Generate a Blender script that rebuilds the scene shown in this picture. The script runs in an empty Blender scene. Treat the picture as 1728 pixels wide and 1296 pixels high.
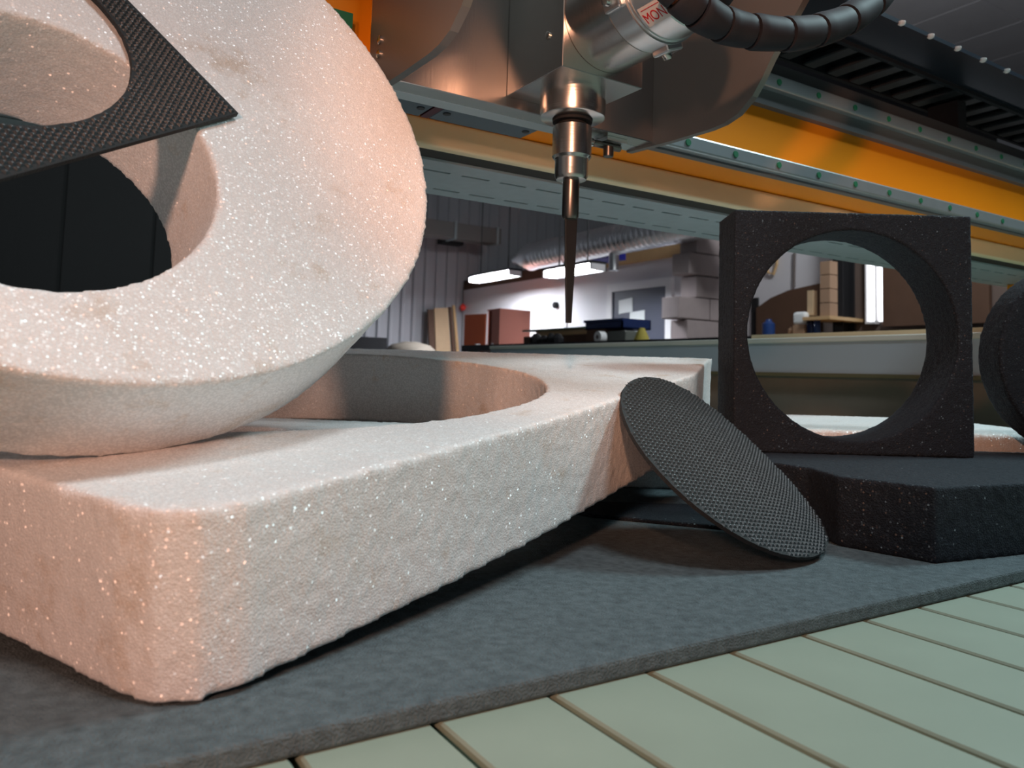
import bpy, bmesh, math, random
from mathutils import Vector as V, Matrix

S = bpy.context.scene
C = S.collection
random.seed(7)

# ------------------------------------------------------------------ camera
FPX, CX, CY = 1312.0, 881.0, 531.0          # focal length and principal point, 1728x1296 frame
ROLL, PITCH, YAW = math.atan(.028), math.atan(99 / 1312.0), math.radians(57.6)
HC = .152                                    # camera height above the felt board
FW = V((math.cos(YAW), math.sin(YAW), 0)); RT = V((math.sin(YAW), -math.cos(YAW), 0))


def W(xc, zc, z=0.0):
    """right / forward of the camera (horizontal), height above the felt -> world"""
    p = RT * xc + FW * zc
    return V((p.x, p.y, z))


def ray(px, py):
    u, v = (px - CX) / FPX, -(py - CY) / FPX
    c, s = math.cos(ROLL), math.sin(ROLL)
    u, v = u * c - v * s, u * s + v * c
    cp, sp = math.cos(PITCH), math.sin(PITCH)
    p = RT * u + FW * (cp - v * sp)
    return V((p.x, p.y, v * cp + sp))


EYE = V((0, 0, HC))


def onX(px, py, X): d = ray(px, py); return EYE + d * (X / d.x)
def onY(px, py, Y): d = ray(px, py); return EYE + d * (Y / d.y)
def onZ(px, py, Z): d = ray(px, py); return EYE + d * ((Z - HC) / d.z)


cam = bpy.data.cameras.new('camera'); camo = bpy.data.objects.new('camera', cam); C.objects.link(camo)
f_ = ray(CX, CY).normalized(); r_ = (ray(CX + 100, CY) - ray(CX, CY)).normalized(); u_ = r_.cross(f_)
mw = Matrix((r_, u_, -f_)).transposed().to_4x4(); mw.translation = EYE
camo.matrix_world = mw
cam.sensor_width = 36; cam.sensor_fit = 'HORIZONTAL'; cam.lens = FPX / 1728 * 36
cam.shift_x = -(CX - 864) / 1728; cam.shift_y = (CY - 648) / 1728
cam.clip_start = .01; cam.clip_end = 100
cam.dof.use_dof = True; cam.dof.focus_distance = .68; cam.dof.aperture_fstop = 13
S.camera = camo

# ------------------------------------------------------------------ world, lights, exposure
S.view_settings.view_transform = 'Standard'; S.view_settings.look = 'None'
S.view_settings.gamma = 1; S.view_settings.use_curve_mapping = False
S.view_settings.exposure = 0.13
wd = bpy.data.worlds.new('world'); S.world = wd; wd.use_nodes = True
wd.node_tree.nodes['Background'].inputs[0].default_value = (.5, .6, .8, 1)
wd.node_tree.nodes['Background'].inputs[1].default_value = .03


def area(name, loc, target, sx, sy, energy, col, spread=180):
    l = bpy.data.lights.new(name, 'AREA'); l.shape = 'RECTANGLE'; l.size = sx; l.size_y = sy
    l.energy = energy; l.color = col; l.spread = math.radians(spread)
    o = bpy.data.objects.new(name, l); C.objects.link(o); o.location = loc
    o.rotation_euler = (V(target) - V(loc)).to_track_quat('-Z', 'Y').to_euler()
    return o


def point(name, loc, energy, col, rad):
    l = bpy.data.lights.new(name, 'POINT'); l.energy = energy; l.color = col; l.shadow_soft_size = rad
    o = bpy.data.objects.new(name, l); C.objects.link(o); o.location = loc
    return o


def spot(name, loc, target, energy, col, rad, deg, blend):
    l = bpy.data.lights.new(name, 'SPOT'); l.energy = energy; l.color = col; l.shadow_soft_size = rad
    l.spot_size = math.radians(deg); l.spot_blend = blend
    o = bpy.data.objects.new(name, l); C.objects.link(o); o.location = loc
    o.rotation_euler = (V(target) - V(loc)).to_track_quat('-Z', 'Y').to_euler()
    return o


# cool hall lamps high on the right and in front, an added fill lamp brightening the far room and roof,
# and two warm work lamps: one above and behind the camera, one at its left
area('hall_lamp', W(1.75, 1.22, 1.95), W(.05, .6, .1), .55, .45, 28, (.68, .95, 1.0))
area('hall_lamp_front', W(.7, -.25, 2.6), W(.1, .6, .1), .6, .5, 23, (.88, .96, 1.0))
point('hall_fill', (4.9, 2.5, 2.9), 190, (.93, .97, 1.0), .3)  # added fill, lifts the roof and cabin wall
spot('work_lamp_overhead', W(-.04, -.35, .56), W(.21, .95, .38), 30, (1.0, .47, .27), .03, 43, .55)
spot('work_lamp', W(-.22, -.45, .38), W(-.17, .55, .10), 17, (1.0, .53, .37), .04, 60, .9)


# ------------------------------------------------------------------ materials
def mat(name):
    m = bpy.data.materials.new(name); m.use_nodes = True
    return m, m.node_tree, m.node_tree.nodes['Principled BSDF']


def setp(b, **k):
    for n, v in k.items():
        b.inputs[n.replace('_', ' ')].default_value = v


def lin(r, g, b):
    f = lambda c: c / 12.92 if c <= .04045 else ((c + .055) / 1.055) ** 2.4
    return (f(r / 255), f(g / 255), f(b / 255), 1)


def plain(name, col, rough=.5, metal=0, noise=0, nscale=20, bump=0, bscale=200, spec=.5):
    m, t, b = mat(name)
    setp(b, Base_Color=col, Roughness=rough, Metallic=metal); b.inputs['Specular IOR Level'].default_value = spec
    tc = t.nodes.new('ShaderNodeTexCoord')
    if noise:
        n = t.nodes.new('ShaderNodeTexNoise'); n.inputs['Scale'].default_value = nscale; n.inputs['Detail'].default_value = 5
        t.links.new(tc.outputs['Object'], n.inputs['Vector'])
        mx = t.nodes.new('ShaderNodeMix'); mx.data_type = 'RGBA'
        mx.inputs[6].default_value = tuple(c * (1 - noise) for c in col[:3]) + (1,)
        mx.inputs[7].default_value = tuple(min(1, c * (1 + noise)) for c in col[:3]) + (1,)
        t.links.new(n.outputs['Fac'], mx.inputs[0]); t.links.new(mx.outputs[2], b.inputs['Base Color'])
    if bump:
        n = t.nodes.new('ShaderNodeTexNoise'); n.inputs['Scale'].default_value = bscale; n.inputs['Detail'].default_value = 3
        t.links.new(tc.outputs['Object'], n.inputs['Vector'])
        bp = t.nodes.new('ShaderNodeBump'); bp.inputs['Strength'].default_value = bump; bp.inputs['Distance'].default_value = .002
        t.links.new(n.outputs['Fac'], bp.inputs['Height']); t.links.new(bp.outputs[0], b.inputs['Normal'])
    return m


def emit(name, col, s):
    m, t, b = mat(name); setp(b, Base_Color=(.8, .8, .8, 1)); b.inputs['Emission Color'].default_value = col
    b.inputs['Emission Strength'].default_value = s
    return m


def foam(name, col, dirt, cell, glint, bump, rough=.75, mott=.06, gloss=.17):
    """closed-cell foam: fine cells, little glossy cell walls that catch the light, a few stains"""
    m, t, b = mat(name); L = t.links.new; N = t.nodes.new
    tc = N('ShaderNodeTexCoord')
    vo = N('ShaderNodeTexVoronoi'); vo.inputs['Scale'].default_value = cell; L(tc.outputs['Object'], vo.inputs['Vector'])
    nz = N('ShaderNodeTexNoise'); nz.inputs['Scale'].default_value = cell * .5; nz.inputs['Detail'].default_value = 5
    L(tc.outputs['Object'], nz.inputs['Vector'])
    # base colour: slight mottling, a few stains
    st = N('ShaderNodeTexNoise'); st.inputs['Scale'].default_value = 24; st.inputs['Detail'].default_value = 7; st.inputs['Roughness'].default_value = .68
    L(tc.outputs['Object'], st.inputs['Vector'])
    rp = N('ShaderNodeValToRGB'); rp.color_ramp.elements[0].position = .575; rp.color_ramp.elements[1].position = .72
    L(st.outputs['Fac'], rp.inputs[0])
    m0 = N('ShaderNodeMix'); m0.data_type = 'RGBA'; m0.inputs[6].default_value = tuple(c * (1 - mott) for c in col[:3]) + (1,)
    m0.inputs[7].default_value = tuple(min(1, c * (1 + mott)) for c in col[:3]) + (1,); L(nz.outputs['Fac'], m0.inputs[0])
    mx = N('ShaderNodeMix'); mx.data_type = 'RGBA'; L(m0.outputs[2], mx.inputs[6]); mx.inputs[7].default_value = dirt
    L(rp.outputs[0], mx.inputs[0]); L(mx.outputs[2], b.inputs['Base Color'])
    # relief
    ad = N('ShaderNodeMath'); ad.operation = 'ADD'; L(vo.outputs['Distance'], ad.inputs[0]); L(nz.outputs['Fac'], ad.inputs[1])
    bp = N('ShaderNodeBump'); bp.inputs['Strength'].default_value = bump; bp.inputs['Distance'].default_value = .0007
    L(ad.outputs[0], bp.inputs['Height']); L(bp.outputs[0], b.inputs['Normal'])
    setp(b, Roughness=rough)
    # glints: some cells carry a small mirror at a random tilt
    v2 = N('ShaderNodeTexVoronoi'); v2.inputs['Scale'].default_value = cell * .85; L(tc.outputs['Object'], v2.inputs['Vector'])
    sep = N('ShaderNodeSeparateColor'); L(v2.outputs['Color'], sep.inputs[0])
    gt = N('ShaderNodeMath'); gt.operation = 'GREATER_THAN'; gt.inputs[1].default_value = 1 - glint; L(sep.outputs[0], gt.inputs[0])
    near = N('ShaderNodeMath'); near.operation = 'LESS_THAN'; near.inputs[1].default_value = .5; L(v2.outputs['Distance'], near.inputs[0])
    ml = N('ShaderNodeMath'); ml.operation = 'MULTIPLY'; L(gt.outputs[0], ml.inputs[0]); L(near.outputs[0], ml.inputs[1])
    v3 = N('ShaderNodeVectorMath'); v3.operation = 'SUBTRACT'; L(v2.outputs['Color'], v3.inputs[0]); v3.inputs[1].default_value = (.5, .5, .5)
    v4 = N('ShaderNodeVectorMath'); v4.operation = 'SCALE'; L(v3.outputs[0], v4.inputs[0]); v4.inputs['Scale'].default_value = 1.5
    ge = N('ShaderNodeNewGeometry')
    v5 = N('ShaderNodeVectorMath'); v5.operation = 'ADD'; L(v4.outputs[0], v5.inputs[0]); L(ge.outputs['Normal'], v5.inputs[1])
    v6 = N('ShaderNodeVectorMath'); v6.operation = 'NORMALIZE'; L(v5.outputs[0], v6.inputs[0]); 
    gl = N('ShaderNodeBsdfGlossy'); gl.inputs['Roughness'].default_value = .40; L(v6.outputs[0], gl.inputs['Normal'])
    gm = N('ShaderNodeMath'); gm.operation = 'MULTIPLY'; gm.inputs[1].default_value = gloss; L(ml.outputs[0], gm.inputs[0])
    cc_ = N('ShaderNodeCombineColor')
    for k in range(3): L(gm.outputs[0], cc_.inputs[k])
    L(cc_.outputs[0], gl.inputs['Color'])
    ash = N('ShaderNodeAddShader'); L(b.outputs[0], ash.inputs[0]); L(gl.outputs[0], ash.inputs[1])
    L(ash.outputs[0], t.nodes['Material Output'].inputs['Surface'])
    return m


def brushed(name, col, rough, scale=(4, 400, 400), bump=.25):
    m, t, b = mat(name); setp(b, Base_Color=col, Metallic=1.0, Roughness=rough)
    tc = t.nodes.new('ShaderNodeTexCoord'); mp = t.nodes.new('ShaderNodeMapping'); mp.inputs['Scale'].default_value = scale
    n = t.nodes.new('ShaderNodeTexNoise'); n.inputs['Scale'].default_value = 1; n.inputs['Detail'].default_value = 3
    t.links.new(tc.outputs['Object'], mp.inputs[0]); t.links.new(mp.outputs[0], n.inputs['Vector'])
    bp = t.nodes.new('ShaderNodeBump'); bp.inputs['Strength'].default_value = bump; bp.inputs['Distance'].default_value = .0003
    t.links.new(n.outputs['Fac'], bp.inputs['Height']); t.links.new(bp.outputs[0], b.inputs['Normal'])
    return m


MT = dict(
    white_foam=foam('white_foam', (.80, .792, .785, 1), (.66, .575, .50, 1), 720, .85, .38),
    black_foam=foam('black_foam', (.0030, .0085, .0170, 1), (.005, .010, .019, 1), 600, .6, .8, .85, .25, .02),
    rubber=plain('black_rubber', (.036, .050, .059, 1), .32, bump=.25, bscale=900),
    rubber_edge=plain('rubber_edge', (.010, .011, .012, 1), .7, bump=.4, bscale=700),
    felt=plain('grey_felt', (.128, .158, .170, 1), .95, noise=.55, nscale=150, bump=.9, bscale=700, spec=.1),
    bed=plain('bed_slat', lin(156, 168, 152), .5, noise=.08),
    bed_gap=plain('bed_gap', (.02, .02, .02, 1), .8),
    alu=brushed('aluminium', (.72, .73, .74, 1), .30),
    alu_dark=brushed('aluminium_plate', (.56, .53, .51, 1), .27, (300, 300, 6)),
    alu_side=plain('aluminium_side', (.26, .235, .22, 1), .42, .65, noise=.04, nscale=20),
    steel=brushed('turned_steel', (.66, .64, .62, 1), .24, (60, 60, 900), .2),
    dark_steel=brushed('dark_steel', (.20, .18, .17, 1), .30, (200, 200, 200), .1),
    rail=plain('rail_steel', (.40, .44, .46, 1), .33, .55, noise=.06, nscale=40),
    rail_dark=plain('rail_base_grey', (.16, .17, .18, 1), .45, .3),
    orange=plain('orange_paint', (1.0, .30, .004, 1), .4, noise=.05, nscale=8),
    green=plain('green_cap', lin(28, 110, 74), .5),
    cream=plain('cream_strip', lin(252, 232, 190), .65, noise=.08, nscale=12),
    galv=plain('galvanised_tray', lin(170, 184, 188), .55, .1, noise=.12, nscale=60),
    dark_paint=plain('dark_paint', (.014, .014, .018, 1), .5),
    chain=plain('chain_plastic', (.020, .021, .028, 1), .62, noise=.25, nscale=50, spec=.25),
    chain_bar=plain('chain_bar_plastic', (.030, .031, .038, 1), .5),
    tray_steel=plain('chain_tray_steel', (.035, .043, .062, 1), .35, .5),
    blue_grey=plain('bearing_blue_grey', lin(92, 106, 118), .4, .3),
    maroon=plain('maroon_mark', lin(84, 12, 40), .5),
    sticker=plain('sticker_white', lin(205, 200, 198), .5),
    red_ink=plain('red_ink', lin(190, 22, 30), .5),
    grey_ink=plain('grey_ink', lin(90, 80, 85), .5),
    machine_green=plain('machine_paint', lin(184, 200, 214), .45, noise=.04, nscale=6),
    pale_edge=plain('pale_edge', lin(225, 228, 220), .4),
    brown_panel=plain('brown_panel', lin(140, 130, 118), .8, noise=.2, nscale=5),
    wall_white=plain('wall_plaster', lin(224, 222, 226), .8, noise=.03, nscale=3),
    wall_sheet=plain('corrugated_sheet', lin(176, 178, 184), .55),
    block=plain('concrete_block', lin(176, 163, 162), .9, noise=.08, nscale=14, bump=.4, bscale=60),
    mortar=plain('mortar', lin(110, 102, 100), .95),
    wood=plain('pine_wood', lin(206, 170, 122), .6, noise=.12, nscale=6),
    wood_dark=plain('dark_wood', lin(92, 66, 50), .7, noise=.2, nscale=8),
    chip=plain('chipboard', lin(206, 178, 142), .7, noise=.1, nscale=9),
    cab=plain('cabinet_laminate', lin(176, 108, 92), .5, noise=.06, nscale=4),
    cab_door=plain('cabinet_door_laminate', lin(196, 92, 52), .5, noise=.08, nscale=4),
    black=plain('black_void', (.006, .006, .008, 1), .8),
    door=plain('door_grey', lin(72, 76, 92), .5),
    frame=plain('frame_white', lin(232, 230, 232), .5),
    paper=plain('paper', lin(232, 236, 236), .8),
    blue=plain('blue_plastic', lin(22, 44, 92), .4),
    bottle_blue=plain('bottle_blue', lin(40, 70, 130), .35),
    yellow=plain('yellow_cloth', lin(170, 158, 70), .8),
    red=plain('red_plastic', lin(240, 60, 48), .4),
    duct=brushed('spiral_duct', (.86, .88, .90, 1), .36, (40, 40, 40), .2),
    tube=emit('lamp_tube', (.88, .93, 1.0, 1), 180),
    daylight=emit('daylight_pane', (.93, .96, 1.0, 1), 2.2),
    backdrop=plain('backdrop_dark', (.010, .0095, .0105, 1), .6),
    floor=plain('concrete_floor', lin(110, 108, 104), .8, noise=.1, nscale=4),
    roof=plain('roof_sheet', lin(205, 202, 206), .7, noise=.1, nscale=2),
    cardboard=plain('cardboard', lin(170, 138, 112), .8, noise=.08, nscale=6),
)


# ------------------------------------------------------------------ mesh helpers
def wloc(o):
    p = V(o.location)
    while o.parent is not None: o = o.parent; p += V(o.location)
    return p


class MB:
    def __init__(s): s.v = []; s.f = []

    def quad(s, pts):
        i = len(s.v); s.v += [V(p) for p in pts]; s.f.append(tuple(range(i, i + len(pts)))); return s

    def hexa(s, p):            # 8 points: bottom ring then top ring
        i = len(s.v); s.v += [V(q) for q in p]
        for a in ((3, 2, 1, 0), (4, 5, 6, 7), (0, 1, 5, 4), (1, 2, 6, 5), (2, 3, 7, 6), (3, 0, 4, 7)):
            s.f.append(tuple(i + k for k in a))
        return s

    def box(s, a, b):
        x0, y0, z0 = a; x1, y1, z1 = b
        return s.hexa([(x0, y0, z0), (x1, y0, z0), (x1, y1, z0), (x0, y1, z0), (x0, y0, z1), (x1, y0, z1), (x1, y1, z1), (x0, y1, z1)])

    def cbox(s, x0, x1, z0, z1, h0, h1):        # box aligned with the camera's right/forward directions
        return s.hexa([W(x0, z0, h0), W(x1, z0, h0), W(x1, z1, h0), W(x0, z1, h0), W(x0, z0, h1), W(x1, z0, h1), W(x1, z1, h1), W(x0, z1, h1)])

    def rev(s, p0, ax, prof, n=32, cap=True):   # lathe: prof = [(distance along axis, radius)]
        ax = V(ax).normalized(); a = ax.orthogonal().normalized(); b = ax.cross(a); p0 = V(p0)
        i = len(s.v)
        for d, r in prof:
            for k in range(n):
                t = 2 * math.pi * k / n
                s.v.append(p0 + ax * d + (a * math.cos(t) + b * math.sin(t)) * r)
        for j in range(len(prof) - 1):
            for k in range(n):
                k2 = (k + 1) % n
                s.f.append((i + j * n + k, i + j * n + k2, i + (j + 1) * n + k2, i + (j + 1) * n + k))
        if cap:
            s.f.append(tuple(i + k for k in reversed(range(n))))
            s.f.append(tuple(i + (len(prof) - 1) * n + k for k in range(n)))
        return s

    def prism(s, pts, d):       # polygon (3-D points) swept by vector d
        i = len(s.v); n = len(pts); d = V(d)
        s.v += [V(p) for p in pts] + [V(p) + d for p in pts]
        s.f.append(tuple(i + k for k in reversed(range(n)))); s.f.append(tuple(i + n + k for k in range(n)))
        for k in range(n):
            k2 = (k + 1) % n; s.f.append((i + k, i + k2, i + n + k2, i + n + k))
        return s

    def tube(s, path, r, n=14, cap=True):
        i = len(s.v); m = len(path)
        for j, p in enumerate(path):
            t = (V(path[min(j + 1, m - 1)]) - V(path[max(j - 1, 0)])).normalized()
            a = t.cross(V((.13, .31, .94))).normalized(); b = t.cross(a)
            rr = r[j] if isinstance(r, (list, tuple)) else r
            for k in range(n):
                w = 2 * math.pi * k / n; s.v.append(V(p) + (a * math.cos(w) + b * math.sin(w)) * rr)
        for j in range(m - 1):
            for k in range(n):
                k2 = (k + 1) % n; s.f.append((i + j * n + k, i + j * n + k2, i + (j + 1) * n + k2, i + (j + 1) * n + k))
        if cap:
            s.f.append(tuple(i + k for k in reversed(range(n)))); s.f.append(tuple(i + (m - 1) * n + k for k in range(n)))
        return s

    def build(s, name, m, parent=None, smooth=None, origin=None):
        me = bpy.data.meshes.new(name); o_ = V(origin) if origin is not None else V((0, 0, 0))
        me.from_pydata([tuple(v - o_) for v in s.v], [], s.f)
        bm = bmesh.new(); bm.from_mesh(me); bmesh.ops.recalc_face_normals(bm, faces=bm.faces[:]); bm.to_mesh(me); bm.free()
        me.materials.append(MT[m] if isinstance(m, str) else m)
        o = bpy.data.objects.new(name, me); C.objects.link(o)
        if parent is not None: o.parent = parent; o.location = o_ - wloc(parent)
        else: o.location = o_
        if smooth is not None: me.polygons.foreach_set('use_smooth', [True] * len(me.polygons)); me.set_sharp_from_angle(angle=math.radians(smooth))
        return o


def B(): return MB()


def tag(o, label=None, cat=None, group=None, kind=None):
    if label: o['label'] = label
    if cat: o['category'] = cat
    if group: o['group'] = group
    if kind: o['kind'] = kind
    return o


def thing(name, label, cat, loc=(0, 0, 0), group=None):
    o = bpy.data.objects.new(name, None); o.empty_display_size = .05; C.objects.link(o); o.location = loc
    return tag(o, label, cat, group)


def struct(o): o['kind'] = 'structure'; return o


def bevel(o, w, seg=2):
    m = o.modifiers.new('bevel', 'BEVEL'); m.width = w; m.segments = seg; m.limit_method = 'ANGLE'; m.angle_limit = math.radians(40)
    return o


def holed(outer, inner, d):
    """closed solid: polygon with a hole (3-D point loops), swept by d"""
    bm = bmesh.new(); d = V(d)
    loops = []
    for off in (V((0, 0, 0)), d):
        vs = []
        es = []
        for lp in (outer, inner):
            if not lp: continue
            v = [bm.verts.new(V(p) + off) for p in lp]; vs.append(v)
            es += [bm.edges.new((v[k], v[(k + 1) % len(v)])) for k in range(len(v))]
        bmesh.ops.triangle_fill(bm, edges=es, use_beauty=True, use_dissolve=False)
        loops.append(vs)
    for a, b in zip(*loops):
        for k in range(len(a)):
            k2 = (k + 1) % len(a); bm.faces.new((a[k], a[k2], b[k2], b[k]))
    bmesh.ops.recalc_face_normals(bm, faces=bm.faces[:])
    m = MB(); bm.verts.index_update(); m.v = [v.co.copy() for v in bm.verts]; m.f = [tuple(v.index for v in f.verts) for f in bm.faces]; bm.free()
    return m


CL = bpy.data.textures.new('foam_clouds', 'CLOUDS'); CL.noise_scale = .0075; CL.noise_depth = 2
CL2 = bpy.data.textures.new('foam_waves', 'CLOUDS'); CL2.noise_scale = .05; CL2.noise_depth = 1


def foamy(o, vox, rough, wave=.0):
    r = o.modifiers.new('remesh', 'REMESH'); r.mode = 'VOXEL'; r.voxel_size = vox; r.use_smooth_shade = True
    s = o.modifiers.new('soften', 'SMOOTH'); s.iterations = 4; s.factor = .5
    if wave:
        d = o.modifiers.new('wave', 'DISPLACE'); d.texture = CL2; d.strength = wave; d.mid_level = .5; d.texture_coords = 'LOCAL'
    d = o.modifiers.new('grain', 'DISPLACE'); d.texture = CL; d.strength = rough; d.mid_level = .5; d.texture_coords = 'LOCAL'
    return o


def arc(n, a0=0., a1=2 * math.pi): return [a0 + (a1 - a0) * k / n for k in range(n)]


# ------------------------------------------------------------------ the room
ZF, ZC = -1.15, 4.6                     # floor and ceiling
XW, YW = 6.5, 12.26                     # plastered cabin wall and the corrugated end wall
struct(B().box((-7, -8, ZF - .1), (14, 13, ZF)).build('floor', 'floor'))
rf = struct(B().box((-7, -8, ZC + .12), (14, 13, ZC + .2)).build('ceiling', 'roof'))
for k in range(22):                     # roof sheets between the purlins
    x0 = -7 + k * .95
    for j in range(5):
        B().box((x0 + .01, -8 + j * 4.2, ZC + .06), (x0 + .94, -8 + j * 4.2 + 4.18, ZC + .10)).build('roof_panel', 'roof', rf)
for k in range(6):
    B().box((-7, -6.0 + k * 3.2, ZC - .22), (14, -5.8 + k * 3.2, ZC + .06)).build('purlin', 'dark_paint', rf)
struct(B().box((-7.1, -8, ZF), (-7, 13, ZC + .2)).build('wall_left', 'wall_sheet'))
struct(B().box((-7, -8.1, ZF), (14, -8, ZC + .2)).build('wall_rear', 'wall_sheet'))
struct(B().box((14, -8, ZF), (14.1, 13, ZC + .2)).build('wall_right', 'wall_sheet'))
# corrugated end wall: one folded sheet
m = MB(); xs = []; p = .21; x = -7.0
while x < 14:
    xs += [(x, 0), (x + .13, 0), (x + .15, -.04), (x + .19, -.04)]; x += p
for (xa, ya), (xb, yb) in zip(xs[:-1], xs[1:]):
    m.quad([(xa, YW + ya, ZF), (xb, YW + yb, ZF), (xb, YW + yb, ZC + .1), (xa, YW + ya, ZC + .1)])
struct(m.build('wall_end', 'wall_sheet'))
# white cabin wall (plane X = XW) with the wooden roof edge
ctop = onX(1060, 446, XW).z
wl = struct(B().box((XW, -8, ZF), (XW + .12, YW - .05, ctop)).build('wall_cabin', 'wall_white'))
y_beam0 = onX(1000, 450, XW).y
struct(B().box((XW - .05, onX(1260, 430, XW).y, ctop), (XW + .16, y_beam0, ctop + .17)).build('trim_1', 'wood'))
struct(B().box((XW + .0, y_beam0, ctop), (XW + .16, YW - .05, ctop + .17)).build('trim_2', 'wood_dark'))
struct(B().box((XW + .12, -8, ctop + .02), (14, YW - .1, ctop + .10)).build('ceiling_cabin', 'black'))
# joints in the plaster boards
for px in (953, 958):
    q = onX(px, 520, XW)
    B().box((XW - .012, q.y - .012, ZF), (XW, q.y + .012, ctop - .1)).build('joint', 'mortar' if px == 958 else 'frame', wl)

# grey door with white frame and papers
a = onX(1037, 493, XW); b = onX(1128, 484, XW)
dr = B().box((XW - .03, b.y, ZF), (XW, a.y, a.z)).build('door_1', 'door'); struct(dr)
fr = MB().box((XW - .05, a.y, ZF), (XW, a.y + .10, a.z + .10)).box((XW - .05, b.y - .10, ZF), (XW, b.y, a.z + .10)).box((XW - .05, b.y, a.z), (XW, a.y, a.z + .10))
fr.build('door_frame', 'frame', dr)


def sheet(name, pts, X, m, th=.004):
    q = [onX(px, py, X) for px, py in pts]
    return MB().prism(q, (th, 0, 0)).build(name, m, origin=q[-1])


tag(sheet('paper_sheet', [(1044, 507), (1067, 502), (1067, 526), (1053, 528), (1044, 530)], XW - .036, 'paper'),
    'upper square white paper stuck on the dark grey door', 'paper', 'papers on the grey door')
tag(sheet('paper_sheet', [(1063, 527), (1088, 523), (1087, 552), (1076, 554), (1075, 562), (1069, 562), (1068, 554), (1062, 548)], XW - .036, 'paper'),
    'lower torn white paper on the dark grey door', 'paper', 'papers on the grey door')
q = onX(1133, 505, XW - .02)
tag(MB().prism([q + V((0, .055, 0)), q + V((0, 0, .07)), q + V((0, -.055, 0)), q + V((0, 0, -.07))], (.015, 0, 0)).build('diamond_sign', plain('sign_red', lin(96, 20, 22), .6), origin=q),
    'small dark red diamond sign beside the grey door', 'sign')
q = onX(938, 515, XW - .02)
tag(MB().rev(q, (1, 0, 0), [(-.05, .03), (-.03, .05), (.02, .05)], 12).build('wall_socket', 'black', origin=q),
    'small black fitting on the brightly lit white wall behind the cutter', 'wall fitting')

# concrete block partition with a toothed end
YP = onX(1255, 500, XW).y
core = struct(B().box((onY(1190, 500, YP + .06).x, YP + .03, ZF), (XW, YP + .22, onY(1200, 402, YP).z - .04)).build('wall_partition', 'mortar'))
rows = [(1196, 372, 404), (1176, 408, 461), (1144, 464, 492), (1160, 496, 524), (1148, 527, 556), (1158, 558, 590), (1146, 592, 622)]
hb = .0
z_top = onY(1150, 462, YP).z
for k in range(-3, 12):
    zt = z_top - k * .232
    if zt < ZF: break
    x0 = onY((1176, 1144, 1160, 1147)[k % 4] + (14 if k < 0 else 0), 480, YP).x
    if k == -3: x0 += .25
    x = x0; i = 0
    while x < XW - .03:
        ln = min(.46 if (i or k % 2 == 0) else .46, XW - .01 - x)
        o = B().box((x, YP - (.012 if (k + i) % 3 else 0), zt - .222), (x + ln - .012, YP + .24, zt)).build('block', 'block', core)
        bevel(o, .008, 1); x += ln; i += 1

# black steel column, wall panel with its shade put into the brown colour, window right of it
q0 = onX(1405, 500, XW - .3)
struct(MB().box((XW - .3, onX(1422, 500, XW - .3).y, ZF), (XW - .28, q0.y, ctop + .1)).box((XW - .14, onX(1422, 500, XW - .3).y, ZF), (XW - .12, q0.y, ctop + .1))
       .box((XW - .28, (onX(1413, 500, XW - .3).y) - .01, ZF), (XW - .14, onX(1413, 500, XW - .3).y + .01, ctop + .1)).build('trim_3', 'black'))
q1 = onX(1421, 500, XW - .1)
struct(B().box((XW - .1, -6, ZF), (XW - .01, q1.y, ctop)).build('wall_shaded', plain('shaded_wall_brown', lin(104, 88, 80), .85, noise=.12, nscale=3)))
wi = [onX(px, 492, XW - .11).y for px in (1469, 1483, 1485, 1496)]
z0 = onX(1480, 543, XW - .11).z; z1 = onX(1480, 430, XW - .11).z
w1 = struct(MB().box((XW - .17, wi[1], z0 - .02), (XW - .10, wi[0] + .015, z0)).box((XW - .17, wi[1], z1), (XW - .10, wi[0] + .015, z1 + .03))
            .box((XW - .17, wi[0], z0), (XW - .10, wi[0] + .015, z1)).box((XW - .17, wi[2], z0), (XW - .10, wi[1], z1)).build('window_1', 'frame'))
B().box((XW - .125, wi[1], z0), (XW - .115, wi[0], z1)).build('pane', 'daylight', w1)
B().box((XW - .125, wi[3], z0), (XW - .115, wi[2], z1)).build('pane', 'daylight', w1)
B().box((XW - .17, wi[3] - .9, z0 - .05), (XW - .13, wi[3], z1 + .1)).build('blind', 'wood_dark', w1)

# ------------------------------------------------------------------ things in the far room
cu_ = thing('shade_backdrop', 'dark strip curtain added to stand in for the unlit part of the hall', 'backdrop', (-.9, 5.2, ZF + .05))  # added screen of dark strips, stands in for unlit depth
MB().box((-4.2, 5.17, 3.2), (1.62, 5.23, 3.27)).build('rail', 'dark_paint', cu_)
for xx in (-4.1, -1.2, 1.5): MB().box((xx, 5.18, 3.27), (xx + .04, 5.22, ZC + .06)).build('hanger', 'dark_paint', cu_)
for k in range(24):
    x0 = -4.18 + k * .24
    MB().box((x0, 5.185 + .012 * (k % 2), ZF + .05), (x0 + .255, 5.193 + .012 * (k % 2), 3.2)).build('strip', 'backdrop', cu_)
XS = XW - .5
t = thing('storage_shelf', 'dark brown shelf corner with a pale post behind the side beam', 'shelf', onX(1340, 600, XS))
pts = [(1276, 600), (1276, 520), (1300, 503), (1330, 490), (1384, 478), (1384, 600)]
q = [onX(px, py, XW - .06) for px, py in pts]; MB().prism(q, (.04, 0, 0)).build('back_panel', 'wood_dark', t)
q = onX(1367, 490, XS); q2 = onX(1367, 532, XS); MB().box((XS, q.y - .03, q2.z), (XS + .06, q.y + .03, q.z)).build('post', 'chip', t)
q = onX(1354, 535, XS - .1); q2 = onX(1400, 540, XS - .1)
MB().box((XS - .1, q2.y, q.z - .03), (XW - .06, q.y, q.z)).build('shelf_board', 'wood', t)
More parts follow.
